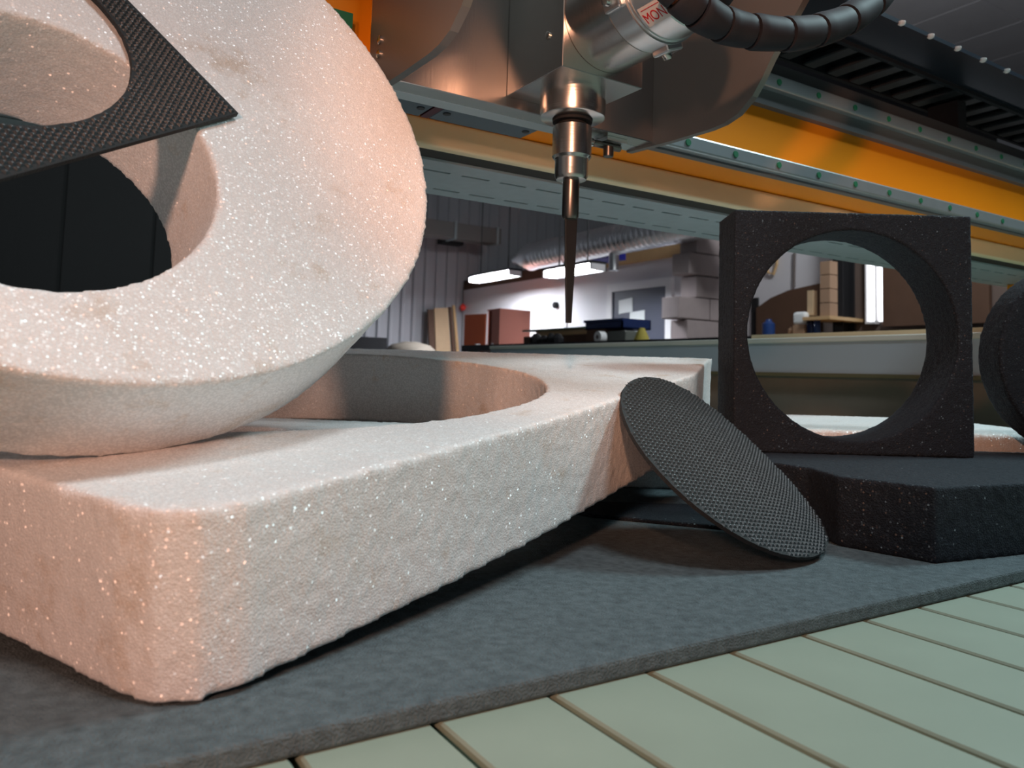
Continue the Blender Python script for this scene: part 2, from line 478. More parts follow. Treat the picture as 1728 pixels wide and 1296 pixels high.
q = onX(1285, 566, XS - .1); MB().box((XS - .1, q2.y, q.z - .05), (XW - .06, q.y, q.z - .01)).build('shelf_board', 'wood', t)
q2z = q.z - .01
zz = onX(1392, 534, XS - .05).z
for k in range(4):
    q = onX(1392, 500, XS - .05); h = .125
    o = MB().box((XS - .05, q.y - .05, zz + .001 + k * h), (XS + .06, q.y + .05, zz + (k + 1) * h - .006)).build('cardboard_box', 'cardboard', origin=(XS, q.y, zz + k * h))
    tag(o, ['lowest', 'second lowest', 'second highest', 'topmost'][k] + ' pale cardboard box in the stack against the black column', 'box', 'boxes stacked on the shelf')
for px, h, r, mm, lb in ((1297, .17, .06, 'bottle_blue', 'blue plastic canister left on the low shelf'), (1336, .09, .035, 'cardboard', 'small brown tub at the left of the white bottle'),
                         (1369, .15, .04, 'blue', 'dark blue canister right of the white bottle'), (1379, .17, .03, 'bottle_blue', 'lighter blue bottle right of the dark blue canister')):
    q = onX(px, 560, XS); q.z = q2z
    tag(MB().rev(q, (0, 0, 1), [(0, r * .95), (.01, r), (h * .75, r), (h * .88, r * .5), (h, r * .45)], 16).build('bottle', mm, smooth=50, origin=q), lb, 'bottle', 'bottles on the low shelf')
q = onX(1352, 549, XS - .02); q.z = q2z
t = thing('spray_bottle', 'white container standing between blue bottles on the low shelf', 'bottle', q)
MB().box(q + V((-.04, -.06, 0)), q + V((.04, .06, .10))).build('base', 'cardboard', t)
bevel(MB().box(q + V((-.04, -.07, .10)), q + V((.04, .07, .22))).build('body', 'paper', t), .03, 3)
# cable and hook on the white wall
q = onX(1341, 425, XW - .02); q2 = onX(1340, 484, XW - .02)
tag(MB().tube([q, (q + q2) / 2, q2], .014, 6).build('wall_cable', 'mortar', origin=q2), 'thin dark cable running down the white wall above the brown shelf', 'cable')
q = onX(1303, 450, XW - .03)
tag(MB().tube([q + V((0, .09, .12)), q + V((0, .05, -.06)), q + V((0, -.02, -.08)), q + V((0, -.06, .02)), q + V((0, -.06, .12))], .014, 8).build('wall_hook', 'wood', origin=q), 'pale bent hook on the white wall', 'hook')
q = onX(1271, 520, XW - .02); q2 = onX(1278, 600, XW - .02)
tag(MB().box((XW - .03, q2.y, q2.z - .5), (XW, q.y + .02, onX(1275, 503, XW).z)).build('black_board', 'black', origin=(XW, q.y, q2.z)), 'narrow black panel at the left of the brown shelf', 'panel')

# two hanging lamp fittings with bright tubes
for k, (pa, pb, XL) in enumerate((((800, 471), (870, 464), XW - .8), ((927, 466), (1010, 449), XW - 1.3))):
    qa, qb = onX(*pa, XL), onX(*pb, XL); zz = (qa.z + qb.z) / 2; qa.z = qb.z = zz
    t = thing('fluorescent_lamp', ('bright tube lamp hanging left, over the brown cabinet', 'bright tube lamp hanging behind the cutter')[k], 'lamp', (qa + qb) / 2 + V((0, 0, .05)), 'tube lamps in front of the white cabin wall')
    MB().box((XL - .11, qb.y, zz + .04), (XL + .11, qa.y, zz + .07)).box((XL + .095, qb.y, zz - .034), (XL + .11, qa.y, zz + .04)).build('housing', 'dark_paint', t)
    MB().tube([(XL - .03, qa.y - .03, zz), (XL - .03, (qa.y + qb.y) / 2, zz), (XL - .03, qb.y + .03, zz)], .022, 12).build('tube', 'tube', t)
    MB().tube([(XL + .03, qa.y - .03, zz), (XL + .03, (qa.y + qb.y) / 2, zz), (XL + .03, qb.y + .03, zz)], .022, 12).build('tube', 'tube', t)
    for yy in (qa.y - .015, qb.y + .015): MB().box((XL - .10, yy - .015, zz - .034), (XL + .095, yy + .015, zz + .04)).build('end_cap', 'frame', t)
    for yy in (qa.y - .2, qb.y + .2): MB().tube([(XL, yy, zz + .07), (XL, yy, (zz + ZC) / 2), (XL, yy, ZC - .1)], .008, 6).build('hanger', 'dark_paint', t)

# ventilation ducts
XD = XW - .85
qa, qb = onX(905, 425, XD), onX(1140, 378, XD)
zz = onX(1040, 404, XD).z
t = thing('spiral_duct', 'shiny round spiral ventilation duct above the cabin wall', 'duct', (XD, (qa.y + qb.y) / 2, zz - .18))
prof = []; Ld = qa.y - qb.y + 1.2; k = 0
while k * .09 < Ld:
    prof += [(k * .09, .175), (k * .09 + .06, .175), (k * .09 + .066, .1775), (k * .09 + .080, .1775)]; k += 1
MB().rev((XD, qb.y - 1.2, zz), (0, 1, 0), prof, 40).build('pipe', 'duct', t, smooth=40)
MB().rev((XD, qb.y - 1.2 + k * .09, zz), (0, 1, 0), [(0, .175), (.10, .19), (.45, .06), (.5, .06)], 32).build('reducer', 'duct', t, smooth=50)
for px in (958, 1036):
    q = onX(px, 430, XD); MB().rev((XD, q.y, zz - .36), (0, 0, 1), [(0, .06), (.25, .06)], 16).build('outlet', 'duct', t, smooth=50)
q = onX(1005, 428, XD + .3)
tag(MB().box((XD + .2, q.y - .35, q.z - .10), (XD + .5, q.y + .2, q.z + .06)).build('blue_crate', plain('vivid_blue', lin(40, 44, 150), .5), origin=q), 'vivid blue crate on top of the cabin under the duct', 'crate')
YD = YW - 1.0
qa, qb = onY(724, 382, YD), onY(846, 400, YD)
t = thing('square_duct', 'dull grey square duct along the corrugated wall', 'duct', (qa + qb) / 2)
MB().box((qa.x - 3, YD, qb.z - .12), (qb.x, YD + .3, qb.z + .14)).build('body', plain('dull_duct', lin(120, 118, 116), .6), t)
for k in range(5): MB().box((qb.x - .1 - k * .8, YD - .02, qb.z - .14), (qb.x - .06 - k * .8, YD + .32, qb.z + .16)).build('flange', 'galv', t)
q = onY(765, 404, YD + .3)
tag(MB().box((q.x - .2, YD + .3, q.z - .08), (q.x + .2, YD + .5, q.z + .06)).build('wall_unit', 'black', origin=q), 'small black unit under the square duct', 'wall unit')

# pendant switch hanging on a cord
q = onX(781, 518, XW - .07)
t = thing('pendant_switch', 'small red pendant switch on a thin cord by the corner', 'switch', q)
MB().rev(q + V((0, 0, -.06)), (0, 0, 1), [(0, .03), (.03, .055), (.08, .05), (.12, .015)], 14).build('grip', 'red', t, smooth=50)
MB().tube([q + V((0, 0, .06)), q + V((0, 0, .3)), V((q.x, q.y, ctop + .05))], .006, 6).build('cord', 'mortar', t)

# cabinet with an open door
XA = XW - .75
pc = onX(826, 536, XA); pr = onX(880, 534, XA)
yb_, yf_ = pc.y, pr.y
ztop = onX(845, 529, XA).z
t = thing('tool_cabinet', 'reddish brown cabinet with its door standing open before the white wall', 'cabinet', (XA + .2, (yb_ + yf_) / 2, ZF))
x0, x1 = XA - .35, XA + .15; ya, yb2 = pr.y, onX(822, 536, XA - .35).y
MB().box((x0 + .02, ya, ZF + .08), (x1, ya + .02, ztop)).build('side_panel', 'cab', t)
MB().box((x0 + .02, yb2 - .02, ZF + .08), (x1, yb2, ztop)).build('side_panel', 'cab', t)
MB().box((x0, ya, ztop), (x1, yb2, ztop + .02)).build('top', 'cab', t)
MB().box((x1 - .02, ya + .02, ZF + .08), (x1, yb2 - .02, ztop)).build('back', 'wood_dark', t)
MB().box((x0 + .02, ya + .02, ZF + .06), (x1 - .02, yb2 - .02, ZF + .08)).build('bottom', 'cab', t)
for k in range(3): MB().box((x0 + .04, ya + .02, ZF + .5 + k * .4), (x1 - .02, yb2 - .02, ZF + .52 + k * .4)).build('shelf', 'cab', t)
ym = ya + (yb2 - ya) * .62
d1 = MB().box((x0, ya, ZF + .08), (x0 + .02, ym, ztop)).build('door', 'cab', t)
MB().box((x0 - .02, ym - .06, ztop - .62), (x0, ym - .04, ztop - .45)).build('handle', 'rail', d1)
q = onX(797, 537, x0 - .02)
d2 = MB().hexa([(x0 - .01, yb2, ZF + .08), (x0 - .11, yb2 + .42, ZF + .08), (x0 - .13, yb2 + .42, ZF + .08), (x0 - .03, yb2, ZF + .08),
                (x0 - .01, yb2, ztop - .04), (x0 - .11, yb2 + .42, ztop - .04), (x0 - .13, yb2 + .42, ztop - .04), (x0 - .03, yb2, ztop - .04)]).build('door', 'cab_door', t)
MB().box((x0 - .12, yb2 + .06, ztop - .66), (x0 - .06, yb2 + .11, ztop - .46)).build('handle', 'frame', d2)

# boards leaning on the corrugated wall
YB = YW - .25
for pts, mm, nm, lb in (([(733, 600), (733, 520), (756, 519), (761, 600)], 'chip', 'chipboard_sheet', 'wide pale chipboard sheet leaning on the corrugated wall'),
                        ([(722, 600), (722, 522), (732, 522), (732, 600)], 'wood_dark', 'dark_board', 'narrow dark board at the left of the pale chipboard sheet'),
                        ([(766, 600), (758, 518), (762, 518), (772, 600)], 'wood_dark', 'plank', 'dark brown plank leaning at the right of the pale chipboard sheet'),
                        ([(774, 600), (764, 515), (768, 515), (779, 600)], 'wood', 'plank', 'slim light plank leaning nearest the room corner')):
    q = [onY(px, py, YB) for px, py in pts]
    for p_ in q:
        if p_.z < .5: p_.z = ZF
    lean = [V((0, 0 if p_.z > ZF + .1 else -.35, 0)) for p_ in q]
    q = [p_ + l for p_, l in zip(q, lean)]
    tag(MB().prism(q, (0, .04, 0)).build(nm, mm, origin=q[0]), lb, 'board')
q = onY(624, 590, YW - 1.6)
tag(MB().box((q.x - .5, YW - 1.8, ZF), (q.x + .18, YW - 1.2, onY(630, 570, YW - 1.6).z)).build('black_crate', 'black', origin=(q.x, YW - 1.5, ZF)), 'black crate by the corrugated wall just above the white foam', 'crate')
q = onY(690, 578, YW - 1.5)
o = MB().rev(V((q.x + .12, YW - 1.3, ZF)), (0, 0, 1), [(0, .46), (q.z - ZF - .12, .40), (q.z - ZF - .03, .3), (q.z - ZF + .02, .1)], 14).build('rag_pile', 'brown_panel', smooth=50, origin=(q.x, YW - 1.3, ZF))
tag(o, 'dark grey covered heap beside the black crate', 'heap')

# ------------------------------------------------------------------ second worktable beyond the side beam
XT = 3.6
zt = onX(900, 577, XT).z - .01
ta, tb = onX(860, 580, XT).y, onX(1215, 566, XT).y
t = thing('far_worktable', 'dark worktable littered with offcuts beyond the green-grey side beam', 'table', (XT + .4, (ta + tb) / 2, ZF))
MB().box((XT, tb - 1.5, zt - .06), (XT + .9, ta + .9, zt)).build('top', 'dark_paint', t)
for yy in (tb - 1.4, ta + .8):
    for xx in (XT + .05, XT + .8): MB().box((xx, yy, ZF), (xx + .06, yy + .06, zt - .06)).build('leg', 'dark_paint', t)
XO = XT + .35


def put(px0, px1, py0, X, dep, m, nm, lb, cat, group=None, bev=0):
    a_, b_ = onX(px0, py0, X), onX(px1, py0, X); h = (a_.z + b_.z) / 2
    o = MB().box((X, b_.y, zt), (X + dep, a_.y, h)).build(nm, m, origin=(X, (a_.y + b_.y) / 2, zt))
    if bev: bevel(o, bev, 2)
    return tag(o, lb, cat, group)


# long plank pile, its green top strip
a_, b_ = onX(884, 560, XO + .2), onX(990, 553, XO + .2)
zz = onX(935, 566, XO + .2).z
tag(MB().box((XO + .2, b_.y, zt), (XO + .4, a_.y, zz)).build('brown_beam', 'wood_dark', origin=(XO, a_.y, zt)), 'dark brown timber lying on the far worktable', 'beam')
tag(MB().box((XO + .2, b_.y, zz), (XO + .4, onX(905, 560, XO + .2).y, zz + .05)).build('pine_plank', 'wood', origin=(XO, a_.y, zz)), 'pale pine plank lying on the dark timber', 'plank')
tag(MB().box((XO + .18, b_.y, zz + .05), (XO + .42, a_.y, zz + .065)).build('green_strip', plain('green_strip', lin(96, 128, 112), .5), origin=(XO, a_.y, zz + .05)), 'thin green strip along the top of the pine plank', 'strip')
for k_, (px, w_, h_) in enumerate(((905, 12, 563), (918, 10, 566), (930, 9, 562), (941, 12, 563))):
    q = onX(px, h_, XO); r_ = abs(onX(px - w_ / 2, h_, XO).y - onX(px + w_ / 2, h_, XO).y) / 2
    tag(MB().rev((XO, q.y, zt), (0, 0, 1), [(0, r_), ((q.z - zt) * .6, r_ * 1.05), (q.z - zt, r_ * .4)], 9).build('offcut', 'black', origin=(XO, q.y, zt)),
        ('leftmost', 'second from left', 'third from left', 'rightmost')[k_] + ' of the black offcut lumps before the dark timber', 'offcut', 'black offcuts on the far worktable')
# blue tray on a dark box, white roll, clear bin, yellow cloth
put(990, 1022, 556, XO, .3, 'wood_dark', 'dark_box', 'dark box under the blue tray', 'box')
zb = onX(1006, 556, XO).z
a_, b_ = onX(988, 541, XO), onX(1050, 545, XO)
t = thing('blue_tray', 'dark blue plastic tray on top of the dark box', 'tray', ((XO + .15), (a_.y + b_.y) / 2, zb))
m = MB().box((XO, b_.y, zb + .001), (XO + .3, a_.y, zb + .01))
for bx in (((XO, b_.y, zb), (XO + .012, a_.y, a_.z)), ((XO + .288, b_.y, zb), (XO + .3, a_.y, a_.z)), ((XO, b_.y, zb), (XO + .3, b_.y + .012, a_.z)), ((XO, a_.y - .012, zb), (XO + .3, a_.y, a_.z))): m.box(*bx)
m.build('body', 'blue', t)
MB().box((XO - .012, b_.y - .01, a_.z - .02), (XO, a_.y + .01, a_.z)).build('rim', 'blue', t)
q = onX(1015, 569, XO - .12)
t = thing('tape_roll', 'small white roll standing in front of the dark box', 'roll', (q.x, q.y, zt))
r0 = q.z - zt
MB().rev((XO - .16, q.y, q.z), (1, 0, 0), [(0, r0), (.06, r0)], 20).build('tape', 'paper', t, smooth=50)
MB().rev((XO - .163, q.y, q.z), (1, 0, 0), [(0, r0 * .35), (.002, r0 * .35)], 14).build('core', 'mortar', t)
put(1024, 1055, 558, XO, .2, plain('clear_bin', lin(104, 110, 104), .3), 'plastic_bin', 'grey translucent plastic bin below the blue tray', 'bin', bev=.01)
q = onX(1083, 560, XO)
tag(MB().rev((XO, q.y, zt), (0, 0, 1), [(0, .07), ((q.z - zt) * .5, .055), ((q.z - zt) * .9, .04), (q.z - zt + .03, .02)], 9).build('yellow_cloth', 'yellow', smooth=60, origin=(XO, q.y, zt)), 'crumpled yellow cloth in front of the grey door', 'cloth')

# ------------------------------------------------------------------ the cutting machine: bed and side beam
GS = 2.2
zs1 = onX(1400, 568, GS).z; zs0 = onX(1400, 630, GS).z
ye, yn = onX(828, 586, GS).y, -1.0
t = thing('machine_side_beam', 'long grey-green side beam of the machine with pale top edge', 'beam', (GS, 1.5, ZF))
MB().box((GS, yn, zs0), (GS + .14, ye, zs1 - .018)).build('web', 'machine_green', t)
bevel(MB().box((GS - .008, yn, zs1 - .018), (GS + .03, ye, zs1)).build('front_edge', 'pale_edge', t), .003)
MB().box((GS + .03, yn, zs1 - .018), (GS + .08, ye, zs1 - .008)).build('channel', 'dark_paint', t)
zr = onX(1400, 561, GS + .08).z
MB().box((GS + .08, yn, zs1 - .018), (GS + .14, onX(1268, 565, GS + .08).y, zr)).build('back_rail', 'cream', t)
MB().box((GS + .03, yn, -.25), (GS + .05, ye, zs0)).build('lower_panel', 'brown_panel', t)
MB().box((GS - .015, yn, zs0 - .012), (GS + .05, ye, zs0)).build('lower_flange', plain('olive_flange', lin(110, 104, 76), .6), t)
for yy in (yn + .1, 1.4, ye - .2): MB().box((GS + .052, yy, ZF), (GS + .13, yy + .12, zs0)).build('leg', 'machine_green', t)

BZ = -.011
t = thing('machine_bed', 'machine bed of pale slats with dark joints under the felt board', 'machine bed', (.8, .8, ZF))
MB().box((-.9, -.9, BZ - .10), (GS - .05, 3.6, BZ - .022)).build('frame', 'bed_gap', t)
pit = .0655; x = .5645 - pit * 22
sl = None
while x < GS - .12:
    if sl is None:
        sl = bevel(MB().box((0, -.9, BZ - .022), (pit - .0045, 3.6, BZ)).build('slat', 'bed', t), .0012, 1); sl.location = V((x + .002, 0, 0)) - t.location
    else:
        o = sl.copy(); C.objects.link(o); o.parent = t; o.location = V((x + .002, 0, 0)) - t.location
    x += pit
for xx in (-.8, GS - .2):
    for yy in (-.8, 3.4): MB().box((xx, yy, ZF), (xx + .08, yy + .08, BZ - .1)).build('leg', 'machine_green', t)

fb = bevel(MB().box((-.75, .333, BZ + .0003), (1.35, 1.9, 0)).build('felt_board', 'felt', origin=(0, .333, BZ)), .002, 2)
tag(fb, 'flat grey felt-covered board lying on the slatted machine bed', 'board')

# ------------------------------------------------------------------ white foam
TA, TC = HC - .1059, .1217                     # top of the tilted plate: height = TA + TC * forward
nP = (V((0, 0, 1)) - FW * TC).normalized()
def P(xc, zc): return W(xc, zc, TA + TC * zc)
out = [(-.62, 1.11), (-.60, .85), (-.57, .60), (-.40, .487), (-.26, .402), (-.205, .370), (-.178, .353), (-.158, .346), (-.140, .349), (-.124, .363), (-.1143, .3782),
       (-.0903, .4134), (-.0457, .4800), (.0048, .5592), (.0345, .6094), (.096, .7200), (.1496, .8132), (.1935, .891), (.2040, .912), (.2110, .930), (.2165, .948), (.2225, .966), (.258, 1.075), (.272, 1.108)]
hole = [(-.2326 + .258 * math.cos(a), .7707 + .258 * math.sin(a)) for a in arc(72)]
o = holed([P(*p) for p in out], [P(*p) for p in hole], nP * -.088).build('foam_plate', 'white_foam', origin=P(-.15, .36))
foamy(o, .0026, .0011, .0012); tag(o, 'large thick white foam plate with a round hole lying in the foreground', 'foam sheet')

# the cut-out disc leans back on the plate
c0, c1 = W(-.1805, .4931), W(-.2484, .4291)
rd = (c0 - c1).normalized(); nh = V((rd.y, -rd.x, 0)); th = math.radians(30)
if nh.dot(FW) > 0: nh = -nh
nR = nh * math.cos(th) + V((0, 0, 1)) * math.sin(th)
uR = nh * -math.sin(th) + V((0, 0, 1)) * math.cos(th)
oR = W(-.1805, .4931, HC - .0459) + nR * .085
def R(s, u, h=0.0): return oR + rd * s + uR * u + nR * h
outer = [R(-.0763 + .2362 * math.cos(a), .2277 + .2362 * math.sin(a)) for a in arc(110)]
inner = [R(-.1163 + .0958 * math.cos(a), .1401 + .0958 * math.sin(a)) for a in arc(64)]
o = holed(outer, inner, nR * -.085).build('foam_disc', 'white_foam', origin=R(-.0763, -.014, -.085))
foamy(o, .0026, .0010, .0008); tag(o, 'big round white foam disc with an off-centre hole leaning back on the plate', 'foam disc')

# offcut inside the hole and the foam slab under the plate's far edge
o = holed([W(*p) for p in ((-.36, .84), (-.12, .80), (-.115, .955), (-.36, .985))], None, (0, 0, .088)).build('foam_offcut', 'white_foam', origin=W(-.25, .9))
foamy(o, .004, .002); tag(o, 'white foam offcut lying inside the hole of the foam plate', 'foam offcut')
o = holed([W(*p) for p in ((-.55, 1.075), (.80, 1.075), (.80, 1.52), (-.55, 1.52))], None, (0, 0, .087)).build('foam_slab', 'white_foam', origin=W(0, 1.2))
foamy(o, .005, .002); tag(o, 'white foam slab lying behind the black blocks under the plate edge', 'foam sheet')


# ------------------------------------------------------------------ black textured rubber: square mat with a hole, and its disc
def studs(inside, fn, pitch, h, half, n, wide=1.0, stagger=.5):
    """little pyramids on a sheet; fn(a, b, height) -> world"""
    m = MB(); k = .47 * pitch; kw = k * wide
    for i in range(-n, n + 1):
        for j in range(-n, n + 1):
            a, b = (i + stagger * (j % 2)) * pitch * wide, j * pitch
            if not inside(a, b): continue
            s = len(m.v)
            m.v += [fn(a - kw, b - k, 0), fn(a + kw, b - k, 0), fn(a + kw, b + k, 0), fn(a - kw, b + k, 0),
                    fn(a - kw * .3, b - k * .3, h), fn(a + kw * .3, b - k * .3, h), fn(a + kw * .3, b + k * .3, h), fn(a - kw * .3, b + k * .3, h)]
            m.f += [(s, s + 1, s + 5, s + 4), (s + 1, s + 2, s + 6, s + 5), (s + 2, s + 3, s + 7, s + 6), (s + 3, s, s + 4, s + 7), (s + 4, s + 5, s + 6, s + 7)]
    return m


e1 = rd * -.6036 + uR * .7973; e2 = rd * -.8324 + uR * -.5541
cM = R(-.1474, .2199); hm = .1034; rm = .0814
def Mt(a, b, h): return cM + e1 * a + e2 * b + nR * (.0018 + h)
t = thing('rubber_mat', 'black studded rubber square with a round hole hung on the white foam disc', 'mat', Mt(-hm, hm, 0))
sq = [Mt(a, b, 0) for a, b in ((-hm, -hm), (hm, -hm), (hm, hm), (-hm, hm))]
rng = random.Random(3)
cir = [Mt((rm + rng.uniform(-.0004, .0004)) * math.cos(a), (rm + rng.uniform(-.0004, .0004)) * math.sin(a), 0) for a in arc(120)]
bevel(holed(sq, cir, nR * .0035).build('sheet', 'rubber_edge', t), .0005, 1)
pt = .0031
st = studs(lambda a, b: max(abs(a), abs(b)) < hm - .0012 and math.hypot(a, b) > rm + .0016, lambda a, b, h: Mt(a, b, .0034 + h), pt, .0014, hm, 36, 1.2)
st.build('studs', 'rubber', t)['kind'] = 'stuff'

nD = (RT * .458 - FW * .456 + V((0, 0, .763))).normalized()
cD = W(.188, .725, HC - .080) + nD * .006 + V((0, 0, .003))
uD = (V((0, 0, 1)) - nD * nD.z).normalized(); mD = uD.cross(nD).normalized()
if mD.dot(RT) < 0: mD = -mD
rD = .112
def D(a, b, h):
    bow = -1.1 * max(0, a + .01) ** 2 * 1.0
    return cD + mD * a + uD * b + nD * (h + bow)
t = thing('rubber_disc', 'round black studded rubber disc leaning against the white foam plate', 'mat', D(0, -rD, -.004))
m = MB(); rr = [0, .03, .06, .085, .1, rD]; n = 120; top_i = []
for lev, hh in ((0, 0), (1, -.0035)):
    for ri, r0 in enumerate(rr):
        for k in range(n):
            w = r0 + (rng.uniform(-.0003, .0003) if ri == len(rr) - 1 else 0)
            m.v.append(D(w * math.cos(2 * math.pi * k / n), w * math.sin(2 * math.pi * k / n), hh))
L_ = len(rr) * n
for lev in (0, 1):
    for ri in range(len(rr) - 1):
        for k in range(n):
            k2 = (k + 1) % n; b0 = lev * L_ + ri * n; m.f.append((b0 + k, b0 + k2, b0 + n + k2, b0 + n + k))
for k in range(n):
    k2 = (k + 1) % n; b0 = (len(rr) - 1) * n; m.f.append((b0 + k, b0 + k2, L_ + b0 + k2, L_ + b0 + k))
m.build('sheet', 'rubber_edge', t, smooth=30)
ca, sa = math.cos(-.223), math.sin(-.223)
studs(lambda a, b: math.hypot(a, b) < rD - .0018, lambda a, b, h: D(a * ca - b * sa, a * sa + b * ca, h - .0001), .0042, .0017, rD, 32, 1.3, 0).build('studs', 'rubber', t)['kind'] = 'stuff'

# ------------------------------------------------------------------ black foam
slab = [(.358, .675), (.80, .872), (.84, 1.06), (.258, 1.06), (.262, .86), (.297, .80), (.300, .737)]
o = holed([W(*p) for p in slab], None, (0, 0, .0646)).build('black_foam_slab', 'black_foam', origin=W(.4, .9))
foamy(o, .0022, .0016); tag(o, 'thick black foam slab lying flat on the felt board', 'foam block')
xA, xB, zA, zB, hA, hB = .260, .553, .95, 1.028, .0650, .362
cxh, chh, rh = .406, .2105, .1290
o = holed([W(x, zA, h) for x, h in ((xA, hA), (xB, hA), (xB, hB), (xA, hB))], [W(cxh + rh * math.cos(a), zA, chh + rh * math.sin(a)) for a in arc(90)], FW * (zB - zA)).build('black_foam_block', 'black_foam', origin=W(.4, .99, hA))
foamy(o, .0020, .0012); tag(o, 'square black foam block with a large round hole standing upright', 'foam block')
cpl = W(.742, 1.0, .0652 + .126)
o = MB().rev(cpl, FW, [(0, .126), (.05, .126)], 64).build('black_foam_plug', 'black_foam', origin=W(.742, 1.02, .0652))
foamy(o, .003, .0014); tag(o, 'round black foam plug standing on edge at the right of the square block', 'foam block')
q = [W(*p) for p in ((.05, .87), (.083, .845), (.215, .795), (.238, .83), (.238, .93), (.05, .93))]
o = bevel(MB().prism(q, (0, 0, .004)).build('black_sheet', 'black_foam', origin=q[0]), .001, 1); tag(o, 'thin black sheet on the felt behind the rubber disc', 'foam sheet')  # thin black layer covering the dark area on the felt

# ------------------------------------------------------------------ gantry
H = HC                                         # heights below were measured from the camera's height
YBF = .79                                      # front face of the orange beam
XG0, XG1 = -.9, 2.42
g = thing('gantry_beam', 'long orange gantry beam carrying two steel linear rails', 'gantry', (.8, .86, H + .27))
MB().box((XG0, YBF, H + .309), (XG1, YBF + .075, H + .488)).build('beam', 'orange', g)
caps = [.841 + .0935 * k for k in range(-19, 18)]
cap = None
for zt_, lip, nm in ((.4617, .046, 'upper'), (.334, .025, 'lower')):
    r = bevel(MB().box((XG0, YBF - .025, H + zt_ - .022), (XG1, YBF, H + zt_)).build('linear_rail', 'rail', g), .0028, 2)
    MB().box((XG0, YBF - .012, H + zt_ - lip), (XG1, YBF, H + zt_ - .022)).build('rail_base', 'rail_dark', g)
    for x in caps:
        if not (XG0 + .03 < x < XG1 - .03): continue
        if cap is None:
            cap = MB().rev((0, -.0015, 0), (0, 1, 0), [(0, .0046), (.0012, .005), (.0022, .005)], 14).build('cap', 'green', r); o = cap
        else:
            o = cap.copy(); C.objects.link(o); o.parent = r
        o.location = V((x, YBF - .0252, H + zt_ - .0115)) - wloc(r)
MB().box((XG0, YBF - .002, H + .4617), (XG1, YBF + .075, H + .492)).build('top_plate', plain('top_plate_grey', (.10, .10, .11, 1), .45, .3), g)
bevel(MB().box((XG0, .85, H + .274), (XG1, .868, H + .3085)).build('cream_strip', 'cream', g), .004, 3)
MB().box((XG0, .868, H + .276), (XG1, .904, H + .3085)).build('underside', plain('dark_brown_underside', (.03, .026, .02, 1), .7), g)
q = onY(590, 36, .775)
MB().box((q.x - .03, .768, q.z - .010), (q.x + .001, .79, q.z + .006)).build('bumper', 'green', g)
# slotted cable tray under the beam: real slots
m = MB(); zt_ = H + .273; y0, y1 = .905, 1.081; rows = [.952, 1.046]; sw = .0034
ys = [y0, rows[0] - sw, rows[0] + sw, rows[1] - sw, rows[1] + sw, y1]
for k in (0, 2, 4): m.box((XG0, ys[k], zt_), (XG1, ys[k + 1], zt_ + .0025))
pitch, sl_ = .0625, .044
for r_i, x_off in ((1, .498), (3, .5616)):
    x = x_off - pitch * 23
    while x < XG1:
        m.box((max(XG0, x + sl_), ys[r_i], zt_), (min(XG1, x + pitch), ys[r_i + 1], zt_ + .0025)); x += pitch
tr = thing('cable_tray', 'grey slotted steel cable tray hanging under the gantry beam', 'cable tray', (.8, .99, zt_))
m.build('perforated_floor', 'galv', tr)
for yy in (y0, y1 - .002): MB().box((XG0, yy, zt_ + .0025), (XG1, yy + .002, zt_ + .03)).build('side_wall', 'galv', tr)
MB().tube([(XG0, .975, zt_ + .014), (.6, .98, zt_ + .014), (XG1, .97, zt_ + .014)], .011, 8).build('cable', 'black', tr)
MB().tube([(XG0, 1.02, zt_ + .012), (.6, 1.015, zt_ + .012), (XG1, 1.03, zt_ + .012)], .009, 8).build('cable', 'black', tr)
MB().box((XG0, y0 + .002, zt_ + .027), (XG1, y1 - .002, zt_ + .029)).build('cover', 'black', tr)
# gantry end standing on the side beam
e = thing('gantry_end_support', 'upright orange support of the gantry above the side beam', 'support', (GS + .06, .9, zs1))
MB().box((GS + .0, .80, zr + .002), (GS + .13, 1.05, H + .272)).build('column', 'orange', e)

# cable chain on a riveted shelf above the beam
XC0, XC1 = .64, 2.6
ch = thing('cable_chain', 'dark cable drag chain lying on a riveted shelf above the beam', 'cable chain', (1.6, .86, H + .50))
sh = MB().box((XC0, .685, H + .562), (XC1, .768, H + .566)).box((XC0, .685, H + .566), (XC1, .689, H + .569)).build('shelf', 'tray_steel', ch)
x = .80
while x < XC1:
    q = onY(1523, 25, .685).x
    MB().rev((x, .6835, H + .5655), (0, 0, -1), [(0, .006), (.004, .0055), (.006, .003)], 12).build('rivet', 'frame', sh, smooth=50); x += .0806
for yy in (.768, .868): MB().box((XC0, yy, H + .555), (XC1, yy + .008, H + .62)).build('side_band', 'chain', ch)
x = .66
while x < XC1 - .05:
    bevel(MB().box((x, .776, H + .556), (x + .030, .868, H + .566)).build('crossbar', 'chain_bar', ch), .002, 1); x += .066
MB().box((XC0, .776, H + .60), (XC1, .868, H + .604)).build('lid', 'black', ch)
for x in (.7, 1.5, 2.4): MB().box((x, .80, H + .492), (x + .03, .86, H + .556)).build('stand', 'chain', ch)

